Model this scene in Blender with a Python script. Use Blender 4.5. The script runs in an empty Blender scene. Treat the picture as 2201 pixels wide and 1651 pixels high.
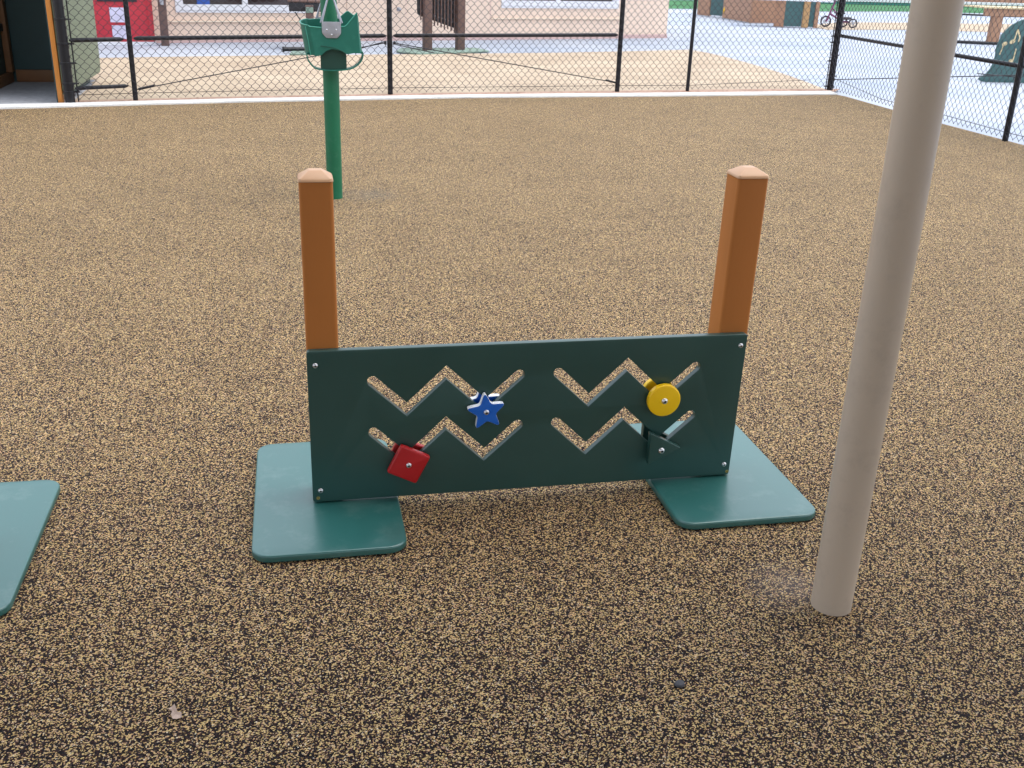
import bpy, bmesh, math, random
from mathutils import Vector, Matrix
random.seed(7)
S = bpy.context.scene
COL = S.collection
R = math.radians

# ------------------------------------------------------------------ camera
cam = bpy.data.cameras.new('camera'); co = bpy.data.objects.new('camera', cam); COL.objects.link(co)
rt = Vector((0.97973105, -0.19776084, 0.03190172)); up = Vector((0.04636211, 0.37878997, 0.92432068)); fw = Vector((0.19487848, 0.90410664, -0.3802809))
M4 = Matrix.Identity(4)
for i in range(3):
    M4[i][0] = rt[i]; M4[i][1] = up[i]; M4[i][2] = -fw[i]
M4[2][3] = 1.3
co.matrix_world = M4
cam.sensor_width = 36; cam.lens = 2222.8/2201*36; cam.clip_end = 1500; cam.clip_start = .02
S.camera = co

# ------------------------------------------------------------------ sky, sun, exposure
w = bpy.data.worlds.new('World'); S.world = w; w.use_nodes = True
nt = w.node_tree; bg = nt.nodes['Background']
sky = nt.nodes.new('ShaderNodeTexSky'); sky.sky_type = 'NISHITA'; sky.sun_disc = False
SUN_EL, SUN_AZ = 68, 100          # azimuth clockwise from +Y
sky.sun_elevation = R(SUN_EL); sky.sun_rotation = R(SUN_AZ); sky.dust_density = 5; sky.air_density = 1.1; sky.ozone_density = 1.0
hs = nt.nodes.new('ShaderNodeHueSaturation'); hs.inputs['Saturation'].default_value = .55
nt.links.new(sky.outputs[0], hs.inputs['Color']); cl = nt.nodes.new('ShaderNodeMix'); cl.data_type = 'RGBA'; cl.inputs[0].default_value = .55; cl.inputs[7].default_value = (6.0, 6.65, 7.5, 1)   # thin high cloud over the sky
nt.links.new(hs.outputs[0], cl.inputs[6]); nt.links.new(cl.outputs[2], bg.inputs[0]); bg.inputs[1].default_value = .15
sl = bpy.data.lights.new('sun', 'SUN'); sl.energy = .4; sl.angle = R(40); sl.color = (1, .95, .88)
so = bpy.data.objects.new('sun', sl); COL.objects.link(so)
d = Vector((math.sin(R(SUN_AZ))*math.cos(R(SUN_EL)), math.cos(R(SUN_AZ))*math.cos(R(SUN_EL)), math.sin(R(SUN_EL))))
so.rotation_euler = d.to_track_quat('Z', 'Y').to_euler(); so.location = d*30
S.view_settings.view_transform = 'Standard'; S.view_settings.look = 'None'; S.view_settings.gamma = 1
S.view_settings.exposure = 1.15

# ------------------------------------------------------------------ helpers
def tag(o, label=None, cat=None, group=None, kind=None):
    if label: o['label'] = label
    if cat: o['category'] = cat
    if group: o['group'] = group
    if kind: o['kind'] = kind
    return o
def empty(name, loc, label=None, cat=None, group=None, rz=0):
    o = bpy.data.objects.new(name, None); COL.objects.link(o); o.location = loc; o.rotation_euler = (0, 0, rz)
    o.empty_display_size = .1
    return tag(o, label, cat, group)
def wloc(p):
    v = Vector((0, 0, 0)); m = Matrix.Identity(4)
    while p is not None:
        m = (Matrix.Translation(p.location) @ p.rotation_euler.to_matrix().to_4x4()) @ m; p = p.parent
    return m
def link(name, me, mat=None, parent=None, world=True):
    """world=True: mesh given in world coordinates, moved into the parent's space"""
    o = bpy.data.objects.new(name, me); COL.objects.link(o)
    if mat is not None:
        for m in (mat if isinstance(mat, (list, tuple)) else [mat]): me.materials.append(m)
    if parent is not None:
        o.parent = parent
        if world: me.transform(wloc(parent).inverted())
    return o
def smooth(me, ang=35):
    for p in me.polygons: p.use_smooth = True
    bm = bmesh.new(); bm.from_mesh(me)
    for e in bm.edges:
        e.smooth = not (len(e.link_faces) == 2 and e.calc_face_angle(0) > R(ang))
    bm.to_mesh(me); bm.free()
class MB:
    def __init__(s): s.bm = bmesh.new()
    def box(s, a, b, rot=None, about=None, bev=0):
        a, b = Vector(a), Vector(b); c = (a+b)/2; dd = b-a
        r = bmesh.ops.create_cube(s.bm, size=1)['verts']
        bmesh.ops.scale(s.bm, vec=dd, verts=r); bmesh.ops.translate(s.bm, vec=c, verts=r)
        if bev:
            es = list({e for v in r for e in v.link_edges})
            g = bmesh.ops.bevel(s.bm, geom=es, offset=bev, segments=2, profile=.5, affect='EDGES')
            r = list({v for f in g['faces'] for v in f.verts} | {v for v in r if v.is_valid})
        if rot is not None: bmesh.ops.rotate(s.bm, cent=Vector(about) if about else c, matrix=Matrix.Rotation(rot, 3, 'Z'), verts=r)
        return r
    def tube(s, pts, r, n=12, cap=True, closed=False):
        pts = [Vector(p) for p in pts]; rings = []; N = len(pts)
        ref = None
        for i, p in enumerate(pts):
            if closed: t = pts[(i+1) % N]-pts[i-1]
            else: t = pts[min(i+1, N-1)]-pts[max(i-1, 0)]
            t.normalize()
            if ref is None: ref = Vector((0, 0, 1)) if abs(t.z) < .9 else Vector((1, 0, 0))
            x = ref-t*ref.dot(t)
            if x.length < 1e-4: x = t.orthogonal()
            x.normalize(); ref = x; y = t.cross(x)
            rr = r[i] if isinstance(r, (list, tuple)) else r
            rings.append([s.bm.verts.new(p+(x*math.cos(2*math.pi*k/n)+y*math.sin(2*math.pi*k/n))*rr) for k in range(n)])
        for i in range(N if closed else N-1):
            A, B = rings[i], rings[(i+1) % N]
            for k in range(n): s.bm.faces.new((A[k], A[(k+1) % n], B[(k+1) % n], B[k]))
        if cap and not closed: s.bm.faces.new(rings[0][::-1]); s.bm.faces.new(rings[-1])
    def lathe(s, prof, c, axis='Z', n=24):
        c = Vector(c); rings = []
        def P(r, h, a):
            u, v = r*math.cos(a), r*math.sin(a)
            if axis == 'Z': return c+Vector((u, v, h))
            if axis == 'Y': return c+Vector((u, h, v))
            return c+Vector((h, u, v))
        for r, h in prof:
            rings.append([s.bm.verts.new(P(max(r, 1e-5), h, 2*math.pi*k/n)) for k in range(n)])
        for A, B in zip(rings, rings[1:]):
            for k in range(n): s.bm.faces.new((A[k], A[(k+1) % n], B[(k+1) % n], B[k]))
        s.bm.faces.new(rings[0]); s.bm.faces.new(rings[-1])
    def poly(s, pts):
        vs = [s.bm.verts.new(Vector(p)) for p in pts]; return s.bm.faces.new(vs)
    def build(s, name, mat, parent=None, sm=True, ang=35, world=True):
        bmesh.ops.recalc_face_normals(s.bm, faces=s.bm.faces[:])
        me = bpy.data.meshes.new(name); s.bm.to_mesh(me); s.bm.free()
        if sm: smooth(me, ang)
        return link(name, me, mat, parent, world)
def slab_mesh(name, outs, th, bev, res=3):
    """2D outlines (first outer, rest holes) -> rounded slab mesh, local XY, thickness along Z centred"""
    cu = bpy.data.curves.new(name, 'CURVE'); cu.dimensions = '2D'; cu.fill_mode = 'BOTH'
    cu.extrude = max(th/2-bev, 1e-4); cu.bevel_depth = bev; cu.bevel_resolution = res; cu.offset = -bev
    for o in outs:
        sp = cu.splines.new('POLY'); sp.points.add(len(o)-1); sp.use_cyclic_u = True
        for i, (x, y) in enumerate(o): sp.points[i].co = (x, y, 0, 1)
    ob = bpy.data.objects.new(name, cu); COL.objects.link(ob)
    bpy.context.view_layer.update()
    dg = bpy.context.evaluated_depsgraph_get()
    me = bpy.data.meshes.new_from_object(ob.evaluated_get(dg)); me.name = name
    bpy.data.objects.remove(ob); bpy.data.curves.remove(cu)
    me.materials.clear()
    bm = bmesh.new(); bm.from_mesh(me); bmesh.ops.remove_doubles(bm, verts=bm.verts[:], dist=1e-5)
    bmesh.ops.recalc_face_normals(bm, faces=bm.faces[:]); bm.to_mesh(me); bm.free()
    smooth(me, 30)
    return me
XZ = Matrix(((1, 0, 0, 0), (0, 0, -1, 0), (0, 1, 0, 0), (0, 0, 0, 1)))   # slab XY -> world XZ, slab +Z -> -Y (front)
def slab_xz(name, outs, y, th, bev, mat, parent, res=3):
    me = slab_mesh(name, outs, th, bev, res); me.transform(Matrix.Translation((0, y, 0)) @ XZ)
    return link(name, me, mat, parent)
def slab_xy(name, outs, z, th, bev, mat, parent, res=3):
    me = slab_mesh(name, outs, th, bev, res); me.transform(Matrix.Translation((0, 0, z)))
    return link(name, me, mat, parent)
def rrect(x0, y0, x1, y1, r, n=8, only=None):
    out = []
    for k, (cx, cy, a) in enumerate(((x1-r, y1-r, 0), (x0+r, y1-r, 90), (x0+r, y0+r, 180), (x1-r, y0+r, 270))):
        if only is not None and k not in only:
            out.append(((x1, y1), (x0, y1), (x0, y0), (x1, y0))[k]); continue
        for i in range(n+1):
            t = R(a+90*i/n); out.append((cx+r*math.cos(t), cy+r*math.sin(t)))
    return out
def round_poly(pts, r, n=5):
    out = []; N = len(pts)
    for i in range(N):
        p = Vector(pts[i]); a = Vector(pts[i-1])-p; b = Vector(pts[(i+1) % N])-p
        rr = r[i] if isinstance(r, (list, tuple)) else r
        la, lb = min(rr, a.length*.45), min(rr, b.length*.45)
        A, B = p+a.normalized()*la, p+b.normalized()*lb
        for k in range(n+1):
            t = k/n; q = A*(1-t)**2+p*2*t*(1-t)+B*t*t; out.append((q.x, q.y))
    return out
def slot(cl, hw, n=7):
    """outline of a zigzag slot around the centre line cl"""
    cl = [Vector(p) for p in cl]; L, Rr = [], []
    for i, p in enumerate(cl):
        if i == 0: dd = (cl[1]-p).normalized(); nn = Vector((-dd.y, dd.x)); L.append(p+nn*hw); Rr.append(p-nn*hw)
        elif i == len(cl)-1: dd = (p-cl[i-1]).normalized(); nn = Vector((-dd.y, dd.x)); L.append(p+nn*hw); Rr.append(p-nn*hw)
        else:
            a = (p-cl[i-1]).normalized(); b = (cl[i+1]-p).normalized(); m = (Vector((-a.y, a.x))+Vector((-b.y, b.x))); m.normalize()
            k = hw/m.dot(Vector((-a.y, a.x))); L.append(p+m*k); Rr.append(p-m*k)
    def capp(p, dd):
        a0 = math.atan2(dd.y, dd.x)
        return [p+Vector((math.cos(a0+R(90)-R(180)*i/n), math.sin(a0+R(90)-R(180)*i/n)))*hw for i in range(1, n)]
    out = L[:]+capp(cl[-1], (cl[-1]-cl[-2]).normalized())+Rr[::-1]+capp(cl[0], (cl[0]-cl[1]).normalized())
    return [(v.x, v.y) for v in out]

# ------------------------------------------------------------------ materials
def new_mat(name):
    m = bpy.data.materials.new(name); m.use_nodes = True; return m, m.node_tree, m.node_tree.nodes['Principled BSDF']
def N(nt, t, **kw):
    n = nt.nodes.new(t)
    for k, v in kw.items():
        if k.startswith('i_'):
            key = k[2:].replace('_', ' ')
            n.inputs[int(key) if key.isdigit() else key].default_value = v
        else: setattr(n, k, v)
    return n
def ramp(nt, stops, interp='LINEAR'):
    n = nt.nodes.new('ShaderNodeValToRGB'); cr = n.color_ramp; cr.interpolation = interp
    while len(cr.elements) < len(stops): cr.elements.new(.5)
    for e, (p, c) in zip(cr.elements, stops): e.position = p; e.color = (*c, 1) if len(c) == 3 else c
    return n
def plain(name, col, rough=.5, metal=0, var=.12, vs=6, bump=.1, bs=300, spec=.5, stretch=None, coat=0, dirt=None):
    m, nt, b = new_mat(name); L = nt.links.new
    tc = N(nt, 'ShaderNodeTexCoord'); src = tc.outputs['Object']
    if stretch:
        mp = N(nt, 'ShaderNodeMapping'); mp.inputs['Scale'].default_value = stretch; L(src, mp.inputs[0]); src = mp.outputs[0]
    nz = N(nt, 'ShaderNodeTexNoise', i_Scale=vs, i_Detail=6.0, i_Roughness=.6); L(src, nz.inputs['Vector'])
    r = ramp(nt, [(.3, tuple(c*(1-var) for c in col)), (.7, tuple(min(1, c*(1+var)) for c in col))]); L(nz.outputs['Fac'], r.inputs[0])
    out = r.outputs[0]
    if dirt:
        n3 = N(nt, 'ShaderNodeTexNoise', i_Scale=dirt[1], i_Detail=8.0, i_Roughness=.7); L(tc.outputs['Object'], n3.inputs['Vector'])
        r3 = ramp(nt, [(.52, (0, 0, 0)), (.72, (dirt[2],)*3)]); L(n3.outputs['Fac'], r3.inputs[0])
        mx = N(nt, 'ShaderNodeMix', data_type='RGBA'); L(r3.outputs[0], mx.inputs[0]); L(out, mx.inputs[6]); mx.inputs[7].default_value = (*dirt[0], 1); out = mx.outputs[2]
    L(out, b.inputs['Base Color'])
    b.inputs['Roughness'].default_value = rough; b.inputs['Metallic'].default_value = metal; b.inputs['Specular IOR Level'].default_value = spec
    b.inputs['Coat Weight'].default_value = coat
    rr = N(nt, 'ShaderNodeMapRange'); rr.inputs[3].default_value = max(0, rough-.06); rr.inputs[4].default_value = rough+.08
    L(nz.outputs['Fac'], rr.inputs[0]); L(rr.outputs[0], b.inputs['Roughness'])
    if bump:
        n2 = N(nt, 'ShaderNodeTexNoise', i_Scale=bs, i_Detail=3.0); L(src, n2.inputs['Vector'])
        bp = N(nt, 'ShaderNodeBump', i_Strength=bump, i_Distance=.001); L(n2.outputs['Fac'], bp.inputs['Height']); L(bp.outputs[0], b.inputs['Normal'])
    return m
def rubber_mat():
    m, nt, b = new_mat('poured_rubber'); L = nt.links.new
    tc = N(nt, 'ShaderNodeTexCoord'); P = tc.outputs['Object']
    wn = N(nt, 'ShaderNodeTexNoise', i_Scale=420.0, i_Detail=2.0); L(P, wn.inputs['Vector'])
    vm = N(nt, 'ShaderNodeVectorMath', operation='MULTIPLY_ADD'); L(wn.outputs['Color'], vm.inputs[0]); vm.inputs[1].default_value = (.003, .003, .003); L(P, vm.inputs[2])
    v = N(nt, 'ShaderNodeTexVoronoi', i_Scale=380.0); v.inputs['Randomness'].default_value = 1; L(vm.outputs[0], v.inputs['Vector'])
    sep = N(nt, 'ShaderNodeSeparateColor'); L(v.outputs['Color'], sep.inputs[0])
    # clustering: larger noise shifts the threshold
    cn = N(nt, 'ShaderNodeTexNoise', i_Scale=85.0, i_Detail=2.0); L(P, cn.inputs['Vector'])
    cn2 = N(nt, 'ShaderNodeTexNoise', i_Scale=3.0, i_Detail=4.0); L(P, cn2.inputs['Vector'])
    a = N(nt, 'ShaderNodeMath', operation='MULTIPLY_ADD'); L(cn.outputs['Fac'], a.inputs[0]); a.inputs[1].default_value = .38; L(sep.outputs[0], a.inputs[2])
    a2 = N(nt, 'ShaderNodeMath', operation='MULTIPLY_ADD'); L(cn2.outputs['Fac'], a2.inputs[0]); a2.inputs[1].default_value = .12; L(a.outputs[0], a2.inputs[2])
    sub = N(nt, 'ShaderNodeMath', operation='SUBTRACT'); L(a2.outputs[0], sub.inputs[0]); sub.inputs[1].default_value = .30
    dark = ramp(nt, [(0, (.006, .006, .008)), (.4, (.012, .011, .014)), (.65, (.075, .030, .022)), (.8, (.014, .015, .02)), (1, (.08, .06, .06))]); L(sep.outputs[1], dark.inputs[0])
    lite = ramp(nt, [(0, (.40, .24, .10)), (.25, (.78, .54, .23)), (.5, (.90, .68, .30)), (.72, (.80, .49, .26)), (.82, (.54, .34, .24)), (.93, (.90, .68, .40)), (1, (1.0, .90, .70))]); L(sep.outputs[2], lite.inputs[0])
    t = ramp(nt, [(.60, (0, 0, 0)), (.635, (1, 1, 1))]); L(sub.outputs[0], t.inputs[0])
    mx = N(nt, 'ShaderNodeMix', data_type='RGBA'); L(t.outputs[0], mx.inputs[0]); L(dark.outputs[0], mx.inputs[6]); L(lite.outputs[0], mx.inputs[7])
    # scuffs and a few wear blotches
    s = N(nt, 'ShaderNodeTexNoise', i_Scale=.9, i_Detail=7.0, i_Roughness=.65); L(P, s.inputs['Vector'])
    sr = ramp(nt, [(.3, (.94, .935, .93)), (.7, (1.05, 1.05, 1.05))]); L(s.outputs['Fac'], sr.inputs[0])
    mu = N(nt, 'ShaderNodeMix', data_type='RGBA', blend_type='MULTIPLY'); mu.inputs[0].default_value = 1; L(mx.outputs[2], mu.inputs[6]); L(sr.outputs[0], mu.inputs[7])
    fn = N(nt, 'ShaderNodeTexNoise', i_Scale=850.0, i_Detail=2.0); L(P, fn.inputs['Vector'])
    fr_ = ramp(nt, [(.32, (.62, .60, .60)), (.68, (1.2, 1.2, 1.2))]); L(fn.outputs['Fac'], fr_.inputs[0])
    m3 = N(nt, 'ShaderNodeMix', data_type='RGBA', blend_type='MULTIPLY'); m3.inputs[0].default_value = 1; L(mu.outputs[2], m3.inputs[6]); L(fr_.outputs[0], m3.inputs[7])
    out = m3.outputs[2]
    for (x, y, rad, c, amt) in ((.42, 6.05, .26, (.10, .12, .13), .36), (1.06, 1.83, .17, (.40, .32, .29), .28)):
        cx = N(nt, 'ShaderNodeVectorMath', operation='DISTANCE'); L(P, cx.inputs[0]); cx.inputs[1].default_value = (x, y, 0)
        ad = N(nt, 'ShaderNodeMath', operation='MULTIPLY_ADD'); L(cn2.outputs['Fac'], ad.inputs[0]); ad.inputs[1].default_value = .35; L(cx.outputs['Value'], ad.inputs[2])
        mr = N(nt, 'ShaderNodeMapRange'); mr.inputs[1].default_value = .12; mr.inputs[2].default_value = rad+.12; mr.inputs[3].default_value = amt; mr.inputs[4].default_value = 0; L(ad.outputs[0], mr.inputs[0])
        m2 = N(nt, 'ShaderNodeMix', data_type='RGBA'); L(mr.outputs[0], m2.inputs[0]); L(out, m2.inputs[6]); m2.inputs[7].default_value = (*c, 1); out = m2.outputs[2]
    L(out, b.inputs['Base Color']); b.inputs['Roughness'].default_value = .7; b.inputs['Specular IOR Level'].default_value = .12
    bp = N(nt, 'ShaderNodeBump', i_Strength=1.0, i_Distance=.003); bp.invert = True; L(v.outputs['Distance'], bp.inputs['Height']); L(bp.outputs[0], b.inputs['Normal'])
    return m
def ground_mat(name, c1, c2, spots, sc=2.0, fine=60.0, rough=.9, amt=.7, thr=.62, bump=.4):
    m, nt, b = new_mat(name); L = nt.links.new
    P = N(nt, 'ShaderNodeTexCoord').outputs['Object']
    a = N(nt, 'ShaderNodeTexNoise', i_Scale=sc, i_Detail=8.0, i_Roughness=.6); L(P, a.inputs['Vector'])
    r = ramp(nt, [(.35, c1), (.65, c2)]); L(a.outputs['Fac'], r.inputs[0])
    f = N(nt, 'ShaderNodeTexNoise', i_Scale=fine, i_Detail=4.0, i_Roughness=.7); L(P, f.inputs['Vector'])
    g = ramp(nt, [(thr, (0, 0, 0)), (thr+.06, (amt,)*3)]); L(f.outputs['Fac'], g.inputs[0])
    mx = N(nt, 'ShaderNodeMix', data_type='RGBA'); L(g.outputs[0], mx.inputs[0]); L(r.outputs[0], mx.inputs[6]); mx.inputs[7].default_value = (*spots, 1)
    f2 = N(nt, 'ShaderNodeTexNoise', i_Scale=fine*4, i_Detail=2.0); L(P, f2.inputs['Vector'])
    g2 = ramp(nt, [(.25, (.82,)*3), (.75, (1.12,)*3)]); L(f2.outputs['Fac'], g2.inputs[0])
    mu = N(nt, 'ShaderNodeMix', data_type='RGBA', blend_type='MULTIPLY'); mu.inputs[0].default_value = 1; L(mx.outputs[2], mu.inputs[6]); L(g2.outputs[0], mu.inputs[7])
    L(mu.outputs[2], b.inputs['Base Color']); b.inputs['Roughness'].default_value = rough; b.inputs['Specular IOR Level'].default_value = .3
    bp = N(nt, 'ShaderNodeBump', i_Strength=bump, i_Distance=.02); L(f.outputs['Fac'], bp.inputs['Height']); L(bp.outputs[0], b.inputs['Normal'])
    return m
MT = {}
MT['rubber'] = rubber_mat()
MT['sand'] = ground_mat('sand', (.42, .325, .235), (.52, .42, .31), (.20, .12, .06), 1.3, 22.0, thr=.615, amt=.75)
MT['dirt'] = ground_mat('dirt', (.42, .26, .19), (.56, .38, .29), (.16, .09, .06), 4, 30.0, thr=.55, amt=.8)
MT['concrete'] = ground_mat('concrete', (.34, .385, .465), (.45, .48, .54), (.33, .37, .44), .45, 14.0, rough=.8, amt=.3, bump=.1)
MT['slab'] = ground_mat('grey_slab', (.33, .33, .35), (.45, .45, .47), (.20, .20, .22), 1.5, 5.0, rough=.8, amt=.5, bump=.1)
MT['kerb'] = ground_mat('kerb_concrete', (.62, .61, .60), (.78, .77, .75), (.40, .36, .33), 5, 22.0, rough=.85, amt=.4, thr=.66, bump=.15)
MT['turf'] = ground_mat('turf', (.035, .14, .05), (.06, .20, .08), (.03, .09, .03), .8, 30.0, amt=.4)
MT['far'] = ground_mat('far_ground', (.34, .28, .22), (.42, .36, .29), (.2, .2, .1), .2, 3.0)
MT['hdpe'] = plain('dark_green_plastic', (.020, .070, .062), .30, var=.07, vs=5, bump=.12, bs=900, spec=.65)
MT['plate'] = plain('green_base_plastic', (.022, .125, .115), .30, var=.06, vs=4, bump=.10, bs=700, spec=1.0, dirt=((.16, .26, .24), 11, .38))
MT['post'] = plain('cedar_plastic', (.455, .160, .034), .55, var=.06, vs=5, bump=.22, bs=260, stretch=(1, 1, .25), spec=.3)
MT['cap'] = plain('post_cap_plastic', (.58, .34, .19), .42, var=.04, bump=.05, bs=300)
MT['steel'] = plain('bolt_steel', (.75, .75, .78), .30, metal=1, var=.04, bump=0)
MT['hole'] = plain('bolt_recess_shade', (.02, .02, .02), .6, bump=0)  # near black, paints the shade inside the bolt sockets
MT['red'] = plain('red_plastic', (.46, .006, .010), .42, var=.05, vs=20, bump=.1, bs=700)
MT['blue'] = plain('blue_plastic', (.006, .13, .60), .36, var=.05, vs=20, bump=.1, bs=700)
MT['white'] = plain('white_plastic', (.86, .89, .93), .4, var=.03, bump=.05, bs=700)
MT['yellow'] = plain('yellow_plastic', (1.0, .60, .003), .36, var=.04, vs=20, bump=.1, bs=700)
MT['brassy'] = plain('yellow_plug', (.40, .32, .08), .4, bump=0)
MT['beige'] = plain('beige_powder_coat', (.52, .425, .335), .38, var=.03, vs=3, bump=.10, bs=500, stretch=(1, 1, .3), dirt=((.27, .22, .19), 9, .3))
MT['gpole'] = plain('green_powder_coat', (.001, .125, .055), .45, var=.06, vs=6, bump=.06, bs=500, dirt=((.05, .18, .11), 20, .3))
MT['seat'] = plain('green_swing_rubber', (.006, .130, .090), .42, var=.08, vs=9, bump=.12, bs=300, dirt=((.05, .22, .16), 18, .25))
MT['rim'] = plain('swing_rim_highlight', (.05, .30, .22), .35, var=.05, bump=0)  # seat green lightened to paint the sky reflection along the rim
MT['seat_shaded'] = plain('swing_rubber_shaded', (.006, .045, .030), .6, var=.1, vs=12, bump=.12, bs=300)  # same rubber as the seat, with the shade inside the bucket in its colour
MT['galv'] = plain('galvanised_steel', (.44, .45, .50), .38, metal=.85, var=.1, vs=40, bump=.1, bs=300)
MT['fence'] = plain('black_vinyl', (.007, .007, .010), .28, var=.1, bump=.05, bs=300, spec=.38)
MT['wire'] = plain('black_vinyl_wire', (.022, .018, .028), .45, var=.1, bump=0)
MT['cream'] = plain('cream_stucco', (.74, .57, .455), .9, var=.04, vs=2, bump=.5, bs=90, dirt=((.64, .49, .39), 1.2, .4))
MT['trim'] = plain('cream_trim', (.78, .66, .52), .8, var=.04, bump=.2, bs=90)
MT['base'] = plain('pink_base_course', (.58, .40, .37), .9, var=.08, vs=5, bump=.4, bs=60)
MT['wframe'] = plain('window_frame_white', (.70, .69, .72), .5, var=.03, bump=.05)
MT['glass'] = plain('window_glass', (.045, .03, .03), .06, var=.5, vs=2, bump=0, spec=.8)
MT['wblue'] = plain('blue_paper', (.02, .08, .35), .7)
MT['brown'] = plain('brown_metal_post', (.13, .075, .062), .55, var=.12, vs=8, bump=.2, bs=80)
MT['blackp'] = plain('black_panel', (.014, .014, .018), .5, bump=.1)
MT['redp'] = plain('red_board', (.50, .028, .045), .5, var=.06, bump=.1, bs=200)
MT['lilac'] = plain('pale_board', (.55, .52, .66), .5, bump=.05)
MT['mat'] = plain('grey_green_mat', (.20, .28, .235), .85, var=.1, bump=.3, bs=120)
MT['orange'] = plain('orange_brown_board', (.52, .19, .03), .55, var=.08, vs=8, bump=.2, bs=200, stretch=(1, 1, .2))
MT['dbrown'] = plain('playhouse_board', (.22, .10, .04), .6, var=.1, vs=8, bump=.2, bs=200)
MT['dgreen'] = plain('playhouse_green_panel', (.02, .055, .055), .5, var=.1, bump=.1)
MT['sage'] = plain('sage_side_panel', (.15, .185, .125), .6, var=.06, vs=2, bump=.1, dirt=((.26, .30, .22), 5, .3))
MT['tbrown'] = plain('far_brown_board', (.36, .19, .11), .6, var=.1, bump=.1)
MT['tgreen'] = plain('far_green_board', (.040, .100, .098), .55, var=.1, bump=.1)
MT['ochre'] = plain('far_ochre_board', (.42, .24, .10), .6)
MT['note'] = plain('cream_inlay', (.62, .48, .27), .5, bump=0)
MT['purple'] = plain('purple_paint', (.20, .05, .15), .4, bump=0)
MT['tyre'] = plain('black_tyre', (.05, .045, .055), .7, bump=.1)
MT['teal'] = plain('teal_rail', (.04, .22, .19), .5)
MT['canvas'] = plain('tan_canvas', (.36, .28, .22), .9, var=.06, bump=.2, bs=60)
MT['stone'] = plain('black_rubber_disc', (.045, .045, .055), .55, var=.2, vs=60, bump=.3, bs=200)
MT['leaf'] = plain('dry_leaf', (.50, .37, .30), .8, var=.2, vs=60, bump=.4, bs=200)

# ------------------------------------------------------------------ ground and paving
def sheet(name, pts, z, mat, holes=None):
    b = MB(); f = b.poly([(x, y, z) for x, y in pts])
    if len(pts) > 4: bmesh.ops.triangulate(b.bm, faces=[f])
    o = b.build(name, mat, sm=False)
    for p in o.data.polygons:
        if p.normal.z < 0: o.data.flip_normals(); break
    return tag(o, kind='structure')
KN = [(-8, 8.05), (-5.0, 8.85), (-2.4, 9.523), (-.541, 10.025), (1.683, 10.485), (4.252, 10.789), (6.002, 11.021)]      # kerb, near edge
KF = [(-8, 8.40), (-5.0, 9.19), (-1.874, 9.867), (-.549, 10.22), (1.713, 10.669), (4.3, 11.02), (6.05, 11.278)]         # kerb, far edge
sheet('ground', [(-300, -300), (300, -300), (300, 600), (-300, 600)], -.024, MT['far'])
sheet('concrete_paving', [(-14, 9.0), (5.0, 9.8), (5.2, -16), (60, -16), (60, 58), (-14, 58)], -.016, MT['concrete'])
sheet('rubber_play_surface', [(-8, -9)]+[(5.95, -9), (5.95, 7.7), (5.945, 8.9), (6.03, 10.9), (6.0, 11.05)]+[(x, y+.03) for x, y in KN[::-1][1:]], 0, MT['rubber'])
# sand bed behind the fence, gently uneven
def sand_bed():
    b = MB()
    near = [(-2.02, 9.88), (-1.0, 10.11), (.5, 10.43), (2.2, 10.74), (3.4, 10.9), (4.6, 11.07), (5.6, 11.21), (6.12, 11.29)]
    far = [(-2.8, 14.1), (-.95, 14.74), (.52, 15.165), (2.4, 15.68), (4.2, 16.19), (5.6, 16.75), (6.66, 17.15), (7.0, 17.2)]
    right = [(6.12, 11.29), (6.271, 12.125), (6.43, 13.1), (6.561, 14.12), (6.62, 15.1), (6.657, 16.076), (6.62, 16.8), (6.5, 17.1)]
    n, m = 60, 60
    def at(a, t):
        t = t*(len(a)-1); i = min(int(t), len(a)-2); f = t-i
        return Vector((a[i][0]*(1-f)+a[i+1][0]*f, a[i][1]*(1-f)+a[i+1][1]*f))
    g = []
    for j in range(m+1):
        v = j/m; row = []
        for i in range(n+1):
            u = i/n; A = at(near, u); B = at(far, u); p = A*(1-v)+B*v
            r = at(right, v); base = (at(near, 1)*(1-v)+at(far, 1)*v); p += (r-base)*u**6
            e = min(u, 1-u, v, 1-v)
            z = -.012+.006*math.sin(p.x*3.1+p.y*1.7)*min(1, e*12)+random.uniform(-.004, .004)*min(1, e*12)+min(.014, e*.2)
            row.append(b.bm.verts.new((p.x, p.y, z)))
        g.append(row)
    for j in range(m):
        for i in range(n): b.bm.faces.new((g[j][i], g[j][i+1], g[j+1][i+1], g[j+1][i]))
    o = b.build('sand_bed', MT['sand'], ang=80); tag(o, kind='structure')
sand_bed()
sheet('dirt_strip', [(-1.95, 9.84), (-.6, 10.19), (1.7, 10.64), (4.3, 10.99), (6.1, 11.26), (6.3, 11.52), (5.2, 11.42), (3.6, 11.17), (1.7, 10.86), (-.5, 10.40), (-1.95, 10.02)], .010, MT['dirt'])
b = MB()
for i in range(len(KN)-1):
    a, c, d2, e = KN[i], KN[i+1], KF[i+1], KF[i]
    for q in ((a, c, d2, e),):
        b.poly([(x, y, .014) for x, y in q])
    b.poly([(*a, .014), (*a, -.1), (*c, -.1), (*c, .014)]); b.poly([(*e, .014), (*e, -.1), (*d2, -.1), (*d2, .014)])
bmesh.ops.remove_doubles(b.bm, verts=b.bm.verts[:], dist=1e-4)
tag(b.build('kerb', MT['kerb'], sm=False), kind='structure')
sheet('playhouse_slab', [(-8, 8.44), (-5.0, 9.22), (-1.92, 9.90), (-1.98, 11.9), (-8, 11.9)], -.003, MT['slab'])
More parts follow.
